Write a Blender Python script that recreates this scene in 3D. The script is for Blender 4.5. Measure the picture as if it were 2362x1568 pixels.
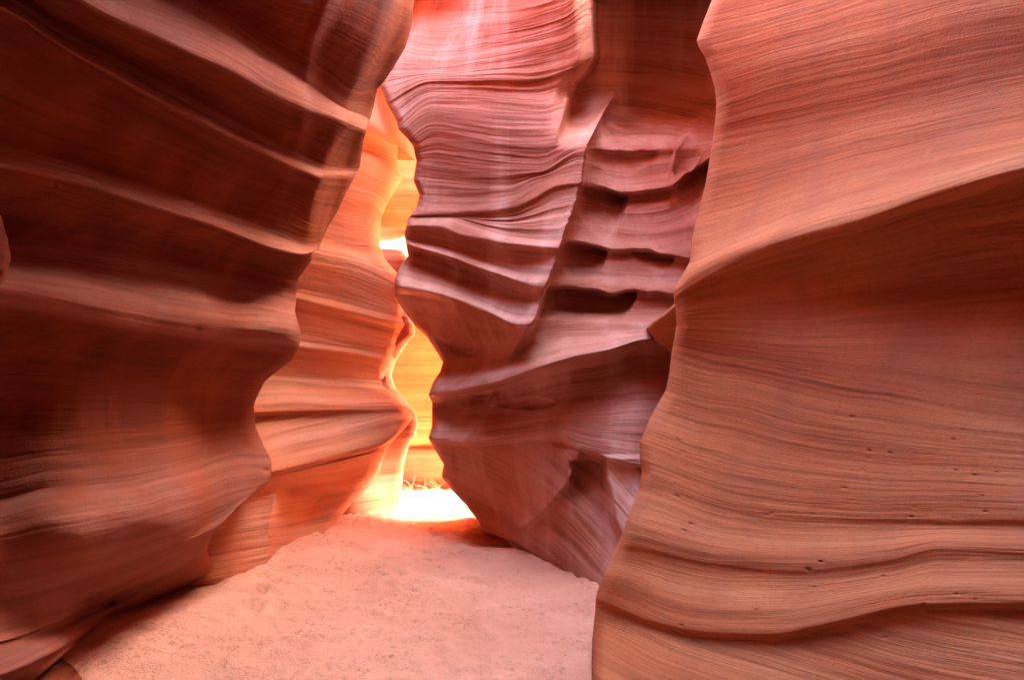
import bpy, math, random
import numpy as np

for o in list(bpy.data.objects):
    bpy.data.objects.remove(o, do_unlink=True)
random.seed(4)
S = bpy.context.scene
COL = S.collection

# ------------------------------------------------------------------ camera
W, H, F = 2361.0, 1568.0, 1574.0          # units in which the outlines below were measured
CX, CY = W / 2, H / 2
CAM_Z = 1.5
PITCH = math.atan(66.0 / F)
cam_d = bpy.data.cameras.new('camera')
cam_d.sensor_width = 36.0
cam_d.lens = 36.0 * F / W
cam_d.clip_start = 0.05
cam_d.clip_end = 500
cam = bpy.data.objects.new('camera', cam_d)
COL.objects.link(cam)
cam.location = (0, 0, CAM_Z)
cam.rotation_euler = (math.pi / 2 + PITCH, 0, 0)
S.camera = cam

# ------------------------------------------------------------------ light
SUN_EL, SUN_AZ = math.radians(41), math.radians(-1)     # azimuth measured from +X towards +Y
SKY_STRENGTH, SUN_STRENGTH, EXPOSURE = 0.14, 3.0, 5.8
sv = (math.cos(SUN_EL) * math.cos(SUN_AZ), math.cos(SUN_EL) * math.sin(SUN_AZ), math.sin(SUN_EL))
world = bpy.data.worlds.new("World")
S.world = world
world.use_nodes = True
nt = world.node_tree
nt.nodes.clear()
sky = nt.nodes.new('ShaderNodeTexSky')
sky.sky_type = 'NISHITA'
sky.sun_disc = False
sky.sun_elevation = SUN_EL
sky.sun_rotation = math.pi / 2 - SUN_AZ
sky.dust_density = 4.5
sky.ozone_density = 0.6
bg = nt.nodes.new('ShaderNodeBackground')
bg.inputs['Strength'].default_value = SKY_STRENGTH
wo = nt.nodes.new('ShaderNodeOutputWorld')
nt.links.new(sky.outputs[0], bg.inputs[0])
nt.links.new(bg.outputs[0], wo.inputs[0])
sun_d = bpy.data.lights.new('sun', 'SUN')
sun_d.energy = SUN_STRENGTH
sun_d.angle = math.radians(0.5)
sun_d.color = (1.0, 0.89, 0.72)
sun = bpy.data.objects.new('sun', sun_d)
COL.objects.link(sun)
from mathutils import Vector
sun.rotation_euler = Vector(sv).to_track_quat('Z', 'Y').to_euler()
S.view_settings.view_transform = 'Standard'
S.view_settings.look = 'None'
S.view_settings.exposure = EXPOSURE
S.view_settings.gamma = 1.0
S.cycles.max_bounces = 12
S.cycles.diffuse_bounces = 10
S.cycles.glossy_bounces = 2
S.cycles.caustics_reflective = False
S.cycles.caustics_refractive = False
S.cycles.sample_clamp_indirect = 8.0
S.cycles.use_denoising = True
try:
    S.cycles.denoiser = 'OPENIMAGEDENOISE'
    S.cycles.denoising_input_passes = 'RGB_ALBEDO_NORMAL'
except Exception:
    pass

# ------------------------------------------------------------------ maths helpers
def to_world(px, py, d):
    x = (px - CX) / F * d
    u = (CY - py) / F * d
    c, s = math.cos(PITCH), math.sin(PITCH)
    return np.stack([x, d * c - u * s, CAM_Z + d * s + u * c], -1)

def pchip(x, Y, xi):
    """monotone cubic through Y[k] (any trailing shape) at x[k]"""
    x = np.asarray(x, float); Y = np.asarray(Y, float)
    sh = Y.shape[1:]
    Y = Y.reshape(len(x), -1)
    h = np.diff(x)[:, None]
    dl = np.diff(Y, axis=0) / h
    m = np.zeros_like(Y)
    if len(x) > 2:
        w1 = 2 * h[1:] + h[:-1]; w2 = h[1:] + 2 * h[:-1]
        same = dl[1:] * dl[:-1] > 0
        a = np.where(same, dl[:-1], 1); b = np.where(same, dl[1:], 1)
        m[1:-1] = np.where(same, (w1 + w2) / (w1 / a + w2 / b), 0)
    m[0] = dl[0]; m[-1] = dl[-1]
    xi = np.clip(np.asarray(xi, float), x[0], x[-1])
    k = np.clip(np.searchsorted(x, xi, side='right') - 1, 0, len(x) - 2)
    t = ((xi - x[k]) / (x[k + 1] - x[k]))[:, None]
    hh = (x[k + 1] - x[k])[:, None]
    r = ((1 + 2 * t) * (1 - t) ** 2 * Y[k] + t * (1 - t) ** 2 * hh * m[k]
         + t * t * (3 - 2 * t) * Y[k + 1] + t * t * (t - 1) * hh * m[k + 1])
    return r.reshape((len(xi),) + sh)

def rbf(ctrl):
    """smooth depth field through scattered (px, py, d) points"""
    c = np.array(ctrl, float)
    P = c[:, :2] / 400.0
    def U(r2):
        return np.sqrt(r2 + 0.05)
    n = len(c)
    A = np.zeros((n + 3, n + 3))
    A[:n, :n] = U(((P[:, None] - P[None]) ** 2).sum(-1)) * -1
    A[:n, n] = 1; A[:n, n + 1:] = P
    A[n, :n] = 1; A[n + 1:, :n] = P.T
    sol = np.linalg.solve(A, np.r_[c[:, 2], 0, 0, 0])
    def f(px, py):
        out = np.full(px.shape, sol[n]) + sol[n + 1] * px / 400 + sol[n + 2] * py / 400
        for i in range(n):
            out += -sol[i] * U((px / 400 - P[i, 0]) ** 2 + (py / 400 - P[i, 1]) ** 2)
        return out
    return f

def hash2(ix, iy, seed):
    h = (ix.astype(np.int64) * 374761393 + iy.astype(np.int64) * 668265263 + seed * 974711) & 0x7fffffff
    h = ((h ^ (h >> 13)) * 1274126177) & 0x7fffffff
    h = h ^ (h >> 16)
    return (h & 0xffff) / 65535.0

def vnoise(x, y, seed):
    ix = np.floor(x); iy = np.floor(y)
    fx = x - ix; fy = y - iy
    fx = fx * fx * fx * (fx * (fx * 6 - 15) + 10); fy = fy * fy * fy * (fy * (fy * 6 - 15) + 10)
    a = hash2(ix, iy, seed); b = hash2(ix + 1, iy, seed)
    c = hash2(ix, iy + 1, seed); d = hash2(ix + 1, iy + 1, seed)
    return (a + (b - a) * fx) * (1 - fy) + (c + (d - c) * fx) * fy - 0.5

def fbm(x, y, seed, octv=4, gain=0.55):
    s = 0; a = 1.0
    for k in range(octv):
        s = s + a * vnoise(x, y, seed + 31 * k)
        x = x * 2.03; y = y * 2.03; a *= gain
    return s

def sstep(x):
    x = np.clip(x, 0, 1)
    return x * x * (3 - 2 * x)

def win(z, a, b, fa, fb):
    """1 between a and b, fading to 0 over fa below a and fb above b"""
    return sstep((z - (a - fa)) / fa) * sstep(((b + fb) - z) / fb)

def lineV(poly):
    p = np.array(poly, float)
    return lambda py: np.interp(py, p[:, 1], p[:, 0])

def lineH(poly):
    p = np.array(poly, float)
    return lambda px: np.interp(px, p[:, 0], p[:, 1])

# ------------------------------------------------------------------ rock wall builder
def loft(rows, sil, side, base, feats=None, colstep=4.0, rowstep=2.3, curl=(40, .2), off=(0, W),
         back=(), fine=.012, coarse=.03, chip=.006, seed=1, strat_fn=None, wpow=3.0):
    """rows: list of (points, p). Each row of points follows a stratum from left to right; p = how far it stands out (m).
    sil: outline of the free edge on `side` ('L' or 'R'). Returns grids P (world), strat, run."""
    K = 500
    curves = []; pv = []; sk = []
    sil = np.array(sil, float)
    sl = np.r_[0, np.cumsum(np.hypot(*np.diff(sil, axis=0).T))]
    fine_s = np.linspace(0, sl[-1], 4000)
    fx = np.interp(fine_s, sl, sil[:, 0]); fy = np.interp(fine_s, sl, sil[:, 1])
    last = 0.0
    for pts, p in rows:
        a = np.array(pts, float)
        c = np.r_[0, np.cumsum(np.hypot(*np.diff(a, axis=0).T))]
        q = np.linspace(0, c[-1], K)
        xy = pchip(c, a[:, :2], q)
        pp = np.interp(q, c, p) if np.ndim(p) else np.full(K, float(p))
        wseg = np.hypot(*np.diff(xy, axis=0).T)
        mid = (xy[1:, 0] + xy[:-1, 0]) / 2
        wseg = wseg * np.where((mid < off[0]) | (mid > off[1]), .12, 1)
        cc = np.r_[0, np.cumsum(wseg)]; cc /= cc[-1]
        t = np.linspace(0, 1, K)
        curves.append(np.stack([np.interp(t, cc, xy[:, 0]), np.interp(t, cc, xy[:, 1])], -1))
        pv.append(np.interp(t, cc, pp))
        e = xy[-1] if side == 'R' else xy[0]
        dd = (fx - e[0]) ** 2 + (fy - e[1]) ** 2 + np.where(fine_s < last + .5, 1e9, 0)
        last = fine_s[np.argmin(dd)]
        sk.append(last)
    C = np.array(curves); PV = np.array(pv); sk = np.array(sk)
    dv = np.maximum(np.abs(np.diff(C[:, :, 1].mean(1))), 3.0)
    v = np.r_[0, np.cumsum(dv)]
    vs = []
    for k in range(len(rows) - 1):
        m0, m1 = C[k, :, 1].mean(), C[k + 1, :, 1].mean()
        inside = max(C[k, :, 1].max(), C[k + 1, :, 1].max()) > -60 and min(C[k, :, 1].min(), C[k + 1, :, 1].min()) < H + 60
        big = np.abs(C[k + 1, :, 1] - C[k, :, 1]).max()
        n = max(2, int(math.ceil(big / (rowstep if inside else 30))))
        vs.append(np.linspace(v[k], v[k + 1], n, endpoint=False))
    vs = np.r_[np.concatenate(vs), v[-1]]
    ncol = max(8, int(np.hypot(*np.diff(C[len(C) // 2], axis=0).T).sum() / colstep))
    if off != (0, W) or True:
        x = C[len(C) // 2, :, 0]
        ncol = max(8, int(((x > -50) & (x < W + 50)).mean() * (np.clip(x, -50, W + 50).ptp() if hasattr(x, 'ptp') else np.ptp(np.clip(x, -50, W + 50))) / colstep * 1.15))
    ti = np.linspace(0, K - 1, ncol)
    i0 = np.floor(ti).astype(int).clip(0, K - 2); ft = (ti - i0)
    Cs = C[:, i0] * (1 - ft)[None, :, None] + C[:, i0 + 1] * ft[None, :, None]
    PVs = PV[:, i0] * (1 - ft) + PV[:, i0 + 1] * ft
    G = pchip(v, Cs, vs)
    Pr = pchip(v, PVs, vs)
    # keep the free edge on its outline
    s_of = np.interp(vs, v, sk)
    ex = np.interp(s_of, sl, sil[:, 0]); ey = np.interp(s_of, sl, sil[:, 1])
    tt = ti / (K - 1)
    w = tt ** wpow if side == 'R' else (1 - tt) ** wpow
    end = G[:, -1] if side == 'R' else G[:, 0]
    corr = np.stack([ex, ey], -1) - end
    G = G + corr[:, None, :] * w[None, :, None]
    px, py = G[..., 0], G[..., 1]
    V = np.repeat(vs[:, None], ncol, 1)
    d = base(px, py) - Pr
    if feats:
        d = d + feats(px, py, V)
    strat = V.copy()
    if strat_fn:
        strat = strat_fn(px, py, V, np.array(v))
    run = px.copy()
    dm = float(np.median(d[(py > 0) & (py < H) & (px > 0) & (px < W)]))
    sm = strat * dm / F; rm = run * dm / F                 # metres
    loft.vm = np.array(v) * dm / F
    wob = fbm(rm * .8, sm * 1.2, seed + 5, 3) * .05
    lay = fbm(rm * .45, (sm + wob) * 16.0, seed + 11, 4, .6)
    amp = .35 + 1.3 * np.clip(vnoise(rm * .9, sm * 1.2, seed + 77) + .5, 0, 1)
    d = d + lay * fine * amp + fbm(rm * 1.1, sm * 1.9, seed + 3, 3) * coarse + fbm(rm * 5, sm * 11, seed + 9, 3) * chip
    # rounding towards the free edge
    e = np.abs(px - (ex[:, None])) / curl[0]
    d = d + curl[1] * (1 - np.sqrt(1 - np.clip(1 - e, 0, 1) ** 2 * .98))
    P = to_world(px, py, d)
    # the wall turns back behind its free edge
    cols = []
    edge = -1 if side == 'R' else 0
    sgn = -1 if side == 'R' else 1
    for dx, dd in back:
        cols.append(to_world(px[:, edge] + sgn * dx, py[:, edge], d[:, edge] + dd))
    if cols:
        cs = np.stack(cols, 1)
        nb = cs.shape[1]
        sb = np.repeat(sm[:, edge:edge + 1] if edge == 0 else sm[:, -1:], nb, 1)
        rb = (rm[:, edge] if edge == 0 else rm[:, -1])[:, None] + np.array([b[1] for b in back])[None]
        if side == 'R':
            P = np.concatenate([P, cs], 1); sm = np.concatenate([sm, sb], 1); rm = np.concatenate([rm, rb], 1)
        else:
            P = np.concatenate([cs[:, ::-1], P], 1); sm = np.concatenate([sb, sm], 1); rm = np.concatenate([rb[:, ::-1], rm], 1)
    return P, sm, rm

def add_rows(g, steps, top=True):
    """continue the wall upwards (or downwards) in world space; step = (z, dx, dy) or (z, dx, dy, blend)"""
    P, sm, rm = g
    for z, dx, dy in steps:
        ref = P[0] if top else P[-1]
        q = ref + np.array([dx, dy, 0.0])
        q = q.copy(); q[:, 2] = z
        ds = np.abs(q[:, 2] - ref[:, 2]).mean() + math.hypot(dx, dy)
        if top:
            P = np.concatenate([q[None], P]); sm = np.concatenate([(sm[0] - ds)[None], sm]); rm = np.concatenate([rm[:1], rm])
        else:
            P = np.concatenate([P, q[None]]); sm = np.concatenate([sm, (sm[-1] + ds)[None]]); rm = np.concatenate([rm, rm[-1:]])
    return P, sm, rm

def add_cols(g, steps, left=True):
    """continue the wall sideways in world space; step = (x, y) absolute or None to keep"""
    P, sm, rm = g
    for x, y, f in steps:
        ref = P[:, 0] if left else P[:, -1]
        q = ref.copy()
        q[:, 0] = x + f * (ref[:, 0] - ref[:, 0].mean()); q[:, 1] = y + f * (ref[:, 1] - ref[:, 1].mean())
        ds = float(np.hypot(*(q - ref).mean(0)[:2]))
        if left:
            P = np.concatenate([q[:, None], P], 1); sm = np.concatenate([sm[:, :1], sm], 1); rm = np.concatenate([rm[:, :1] - ds, rm], 1)
        else:
            P = np.concatenate([P, q[:, None]], 1); sm = np.concatenate([sm, sm[:, -1:]], 1); rm = np.concatenate([rm, rm[:, -1:] + ds], 1)
    return P, sm, rm

def mesh_grid(name, g, mat, parent=None, pale=()):
    P, sm, rm = g
    nv, nc = P.shape[:2]
    me = bpy.data.meshes.new(name)
    me.vertices.add(nv * nc)
    me.vertices.foreach_set('co', P.reshape(-1).astype(np.float32))
    idx = np.arange(nv * nc).reshape(nv, nc)
    q = np.stack([idx[:-1, :-1], idx[1:, :-1], idx[1:, 1:], idx[:-1, 1:]], -1).reshape(-1, 4)
    me.loops.add(q.size); me.loops.foreach_set('vertex_index', q.reshape(-1).astype(np.int32))
    me.polygons.add(len(q)); me.polygons.foreach_set('loop_start', np.arange(0, q.size, 4, dtype=np.int32))
    me.update(calc_edges=True)
    me.polygons.foreach_set('use_smooth', np.ones(len(q), bool))
    for nm, arr in (('strat', sm), ('run', rm)):
        at = me.attributes.new(nm, 'FLOAT', 'POINT')
        at.data.foreach_set('value', arr.reshape(-1).astype(np.float32))
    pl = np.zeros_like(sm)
    for s0, s1, f in pale:                                 # pale strata, with the light on the ledges also put into the colour
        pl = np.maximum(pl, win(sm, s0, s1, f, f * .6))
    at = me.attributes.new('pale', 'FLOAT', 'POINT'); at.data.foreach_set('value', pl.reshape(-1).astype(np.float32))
    me.materials.append(mat)
    o = bpy.data.objects.new(name, me)
    COL.objects.link(o)
    if parent:
        o.parent = parent
    return o

def tag(o, label=None, cat=None, kind=None, group=None):
    if label: o['label'] = label
    if cat: o['category'] = cat
    if kind: o['kind'] = kind
    if group: o['group'] = group
    return o

# ------------------------------------------------------------------ materials
class N:
    def __init__(self, name):
        self.m = bpy.data.materials.new(name); self.m.use_nodes = True
        self.t = self.m.node_tree; self.t.nodes.clear()
    def n(self, kind, **kw):
        x = self.t.nodes.new(kind)
        for k, v in kw.items():
            setattr(x, k, v)
        return x
    def l(self, a, b):
        self.t.links.new(a, b)
    def math(self, op, a, b=None, clamp=False):
        x = self.n('ShaderNodeMath', operation=op, use_clamp=clamp)
        for i, z in enumerate((a, b)):
            if z is None: continue
            if isinstance(z, (int, float)): x.inputs[i].default_value = z
            else: self.l(z, x.inputs[i])
        return x.outputs[0]
    def noise(self, vec, scale, detail=4, rough=.55, dist=0):
        x = self.n('ShaderNodeTexNoise')
        x.inputs['Scale'].default_value = scale; x.inputs['Detail'].default_value = detail
        x.inputs['Roughness'].default_value = rough; x.inputs['Distortion'].default_value = dist
        if vec is not None: self.l(vec, x.inputs['Vector'])
        return x.outputs['Fac']
    def ramp(self, fac, stops):
        x = self.n('ShaderNodeValToRGB')
        e = x.color_ramp.elements
        while len(e) < len(stops): e.new(.5)
        for i, (p, c) in enumerate(stops):
            e[i].position = p
            e[i].color = (c, c, c, 1) if isinstance(c, (int, float)) else (*c, 1)
        self.l(fac, x.inputs[0])
        return x.outputs[0]
    def mix(self, fac, a, b, mode='MIX'):
        x = self.n('ShaderNodeMix', data_type='RGBA', blend_type=mode)
        if isinstance(fac, (int, float)): x.inputs[0].default_value = fac
        else: self.l(fac, x.inputs[0])
        for i, z in ((6, a), (7, b)):
            if isinstance(z, tuple): x.inputs[i].default_value = (*z, 1)
            else: self.l(z, x.inputs[i])
        return x.outputs[2]
    def comb(self, x, y, z=0.0):
        c = self.n('ShaderNodeCombineXYZ')
        for i, q in enumerate((x, y, z)):
            if isinstance(q, (int, float)): c.inputs[i].default_value = q
            else: self.l(q, c.inputs[i])
        return c.outputs[0]
    def finish(self, col, bump, rough=.92, spec=.15, dist=.02, strength=.6):
        b = self.n('ShaderNodeBsdfPrincipled')
        if isinstance(col, tuple): b.inputs['Base Color'].default_value = (*col, 1)
        else: self.l(col, b.inputs['Base Color'])
        b.inputs['Roughness'].default_value = rough
        b.inputs['Specular IOR Level'].default_value = spec
        if bump is not None:
            u = self.n('ShaderNodeBump'); u.inputs['Distance'].default_value = dist; u.inputs['Strength'].default_value = strength
            self.l(bump, u.inputs['Height']); self.l(u.outputs[0], b.inputs['Normal'])
        o = self.n('ShaderNodeOutputMaterial'); self.l(b.outputs[0], o.inputs[0])
        return self.m

def rock(name, light, mid, dark, streak=None, streak_amt=.35, line_scale=1.0, pits=.5, pale=None, crisp=.5):
    k = N(name)
    a = k.n('ShaderNodeAttribute', attribute_name='strat').outputs['Fac']
    r = k.n('ShaderNodeAttribute', attribute_name='run').outputs['Fac']
    geo = k.n('ShaderNodeNewGeometry').outputs['Position']
    warp = k.math('MULTIPLY', k.noise(geo, .8, 2), .10)
    aw = k.math('ADD', a, warp)
    v1 = k.comb(k.math('MULTIPLY', r, .35), k.math('MULTIPLY', aw, 5.0 * line_scale))
    v2 = k.comb(k.math('MULTIPLY', r, .5), k.math('MULTIPLY', aw, 26.0 * line_scale), 3.3)
    n1 = k.noise(v1, 1.0, 4, .6)
    n2 = k.noise(v2, 1.0, 5, .65)
    base = k.ramp(n1, [(.30, dark), (.5, mid), (.70, light)])
    lines = k.ramp(n2, [(.34, .50), (.42, .80), (.47, .95), (.60, 1.0)])
    c = k.mix(.7, base, lines, 'MULTIPLY')
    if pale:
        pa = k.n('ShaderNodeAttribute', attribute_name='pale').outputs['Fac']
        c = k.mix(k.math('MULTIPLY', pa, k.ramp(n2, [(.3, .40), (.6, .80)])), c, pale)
    n3 = k.noise(k.comb(k.math('MULTIPLY', r, 1.1), k.math('MULTIPLY', aw, 85.0 * line_scale), 9.1), 1.0, 3, .6)
    patch = k.ramp(k.noise(k.comb(k.math('MULTIPLY', r, .5), k.math('MULTIPLY', a, 1.4), 4.2), 1.0, 3), [(.38, .15), (.62, 1.0)])
    c = k.mix(k.math('MULTIPLY', patch, crisp), c, k.ramp(n3, [(.38, .42), (.46, .9), (.52, 1.0)]), 'MULTIPLY')
    c = k.mix(.55, c, k.ramp(k.noise(geo, 48, 4, .75), [(.32, .62), (.50, .97), (.66, 1.0)]), 'MULTIPLY')
    blot = k.noise(geo, 1.7, 4, .6)
    c = k.mix(k.math('MULTIPLY', k.ramp(blot, [(.42, 0.0), (.68, 1.0)]), .4), c, mid)
    sep = k.n('ShaderNodeSeparateXYZ'); k.l(geo, sep.inputs[0])
    vs = k.comb(k.math('MULTIPLY', sep.outputs[0], 3.1), k.math('MULTIPLY', sep.outputs[1], 3.1), k.math('MULTIPLY', sep.outputs[2], .35))
    st = k.ramp(k.noise(vs, 1.0, 4, .6), [(.46, 0.0), (.66, 1.0)])
    thin = k.comb(k.math('MULTIPLY', sep.outputs[0], 17.0), k.math('MULTIPLY', sep.outputs[1], 17.0), k.math('MULTIPLY', sep.outputs[2], .5))
    tn = k.ramp(k.noise(thin, 1.0, 3, .6), [(.60, 0.0), (.74, 1.0)])
    c = k.mix(k.math('MULTIPLY', tn, k.math('MULTIPLY', st, .45)), c, light)
    if streak:
        c = k.mix(k.math('MULTIPLY', st, streak_amt), c, streak)
    # bump: grain, fine bedding, scattered pits
    grain = k.noise(geo, 95, 3, .6)
    fine = k.noise(k.comb(k.math('MULTIPLY', r, 1.4), k.math('MULTIPLY', aw, 55.0 * line_scale), 7.7), 1.0, 4, .6)
    vo = k.n('ShaderNodeTexVoronoi'); vo.inputs['Scale'].default_value = 5.0
    k.l(k.comb(k.math('MULTIPLY', r, .8), k.math('MULTIPLY', aw, 1.0)), vo.inputs['Vector'])
    pit = k.ramp(vo.outputs['Distance'], [(.035, 0.0), (.08, 1.0)])
    gate = k.math('GREATER_THAN', k.math('ADD', k.noise(geo, .9, 2), k.math('MULTIPLY', 0.0, 0.0)), .5)
    pitd = k.math('SUBTRACT', 1.0, k.math('MULTIPLY', gate, k.math('SUBTRACT', 1.0, pit)))
    h = k.math('ADD', k.math('MULTIPLY', grain, .24), k.math('MULTIPLY', fine, .6))
    h = k.math('ADD', h, k.math('MULTIPLY', pitd, pits))
    return k.finish(c, h, dist=.014, strength=.75)

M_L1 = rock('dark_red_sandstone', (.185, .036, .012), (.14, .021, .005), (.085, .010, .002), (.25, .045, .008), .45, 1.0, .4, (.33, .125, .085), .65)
M_L2 = rock('orange_sandstone', (.56, .265, .175), (.49, .19, .105), (.38, .11, .045), (.46, .14, .045), .35, 1.0, .5, None, .6)
M_MID = rock('pink_sandstone', (.54, .275, .205), (.46, .195, .135), (.30, .088, .044), (.62, .38, .31), .5, 1.1, .5, None, .6)
M_R = rock('tan_sandstone', (.60, .236, .106), (.52, .165, .064), (.37, .085, .030), (.36, .12, .06), .5, 1.0, .12, None, .55)
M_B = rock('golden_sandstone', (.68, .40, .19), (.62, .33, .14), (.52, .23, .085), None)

def sand_mat():
    k = N('pink_sand')
    geo = k.n('ShaderNodeNewGeometry').outputs['Position']
    n1 = k.noise(geo, 1.4, 5, .6)
    n2 = k.noise(geo, 30, 5, .7)
    c = k.ramp(n1, [(.3, (.62, .27, .165)), (.55, (.69, .32, .205)), (.75, (.75, .37, .24))])
    sp = k.ramp(n2, [(.36, .40), (.47, 1.0)])
    c = k.mix(k.ramp(k.noise(geo, 2.2, 3), [(.4, .15), (.65, .7)]), c, sp, 'MULTIPLY')
    h = k.math('ADD', k.math('MULTIPLY', k.noise(geo, 16, 4, .65), 1.0), k.math('MULTIPLY', n2, .6))
    h = k.math('ADD', h, k.math('MULTIPLY', k.noise(geo, 110, 3, .7), .35))
    return k.finish(c, h, rough=.95, dist=.035, strength=.8)
M_SAND = sand_mat()

# ------------------------------------------------------------------ ground
def floor_d(py):
    """depth of the level floor seen at height py"""
    c, s = math.cos(PITCH), math.sin(PITCH)
    return CAM_Z / ((py - CY) / F * c - s)

def build_ground():
    xs = np.r_[-60, -30, -15, -8, np.linspace(-3.2, 2.4, 330), 8, 15, 30, 60]
    ys = np.r_[-60, -30, -12, -6, -2, np.linspace(1.5, 9.5, 420), 14, 30, 60]
    X, Y = np.meshgrid(xs, ys)
    near = win(X, -3.5, 3.5, .5, .5) * win(Y, .5, 9.5, .5, .5)
    Z = (fbm(X * 1.1, Y * 1.3, 91, 3) * .05 + fbm(X * 6, Y * 9, 17, 4) * (.022 - .013 * sstep((Y - 5.2) / 1.2))) * near
    # hollow by the left foot, small heap at the foot of the glowing wall, lip before the sunny patch
    Z += -.10 * np.exp(-(((X + 1.35) / .45) ** 2 + ((Y - 3.2) / .35) ** 2))
    Z += .10 * np.exp(-(((X + 1.45) / .35) ** 2 + ((Y - 6.75) / .35) ** 2))
    Z -= .15 * np.exp(-(((X + .2) / .26) ** 2 + ((Y - 6.12) / .22) ** 2))
    rng = np.random.default_rng(8)
    for _ in range(420):                                  # trampled: heel and toe dents with pushed-up rims
        x0, y0 = rng.uniform(-1.8, 1.3), rng.uniform(2.4, 7.2)
        a, b, th, dp = rng.uniform(.05, .13), rng.uniform(.035, .07), rng.uniform(0, 3.1), rng.uniform(.006, .02)
        m = (np.abs(X - x0) < .3) & (np.abs(Y - y0) < .3)
        u = (X[m] - x0) * math.cos(th) + (Y[m] - y0) * math.sin(th); w = -(X[m] - x0) * math.sin(th) + (Y[m] - y0) * math.cos(th)
        q = (u / a) ** 2 + (w / b) ** 2
        Z[m] += dp * (-np.exp(-q) + .45 * np.exp(-(np.sqrt(q) - 1.5) ** 2 * 4))
    mound = np.exp(-(((X + 1.35) / .4) ** 2 + ((Y - 6.7) / .35) ** 2))
    Z += mound * fbm(X * 22, Y * 22, 5, 3) * .028
    o = mesh_grid('sand_floor', (np.stack([X, Y, Z], -1), Y, X), M_SAND)
    tag(o, 'pale pink rippled sand floor of the slot canyon', kind='structure')
build_ground()

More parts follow.
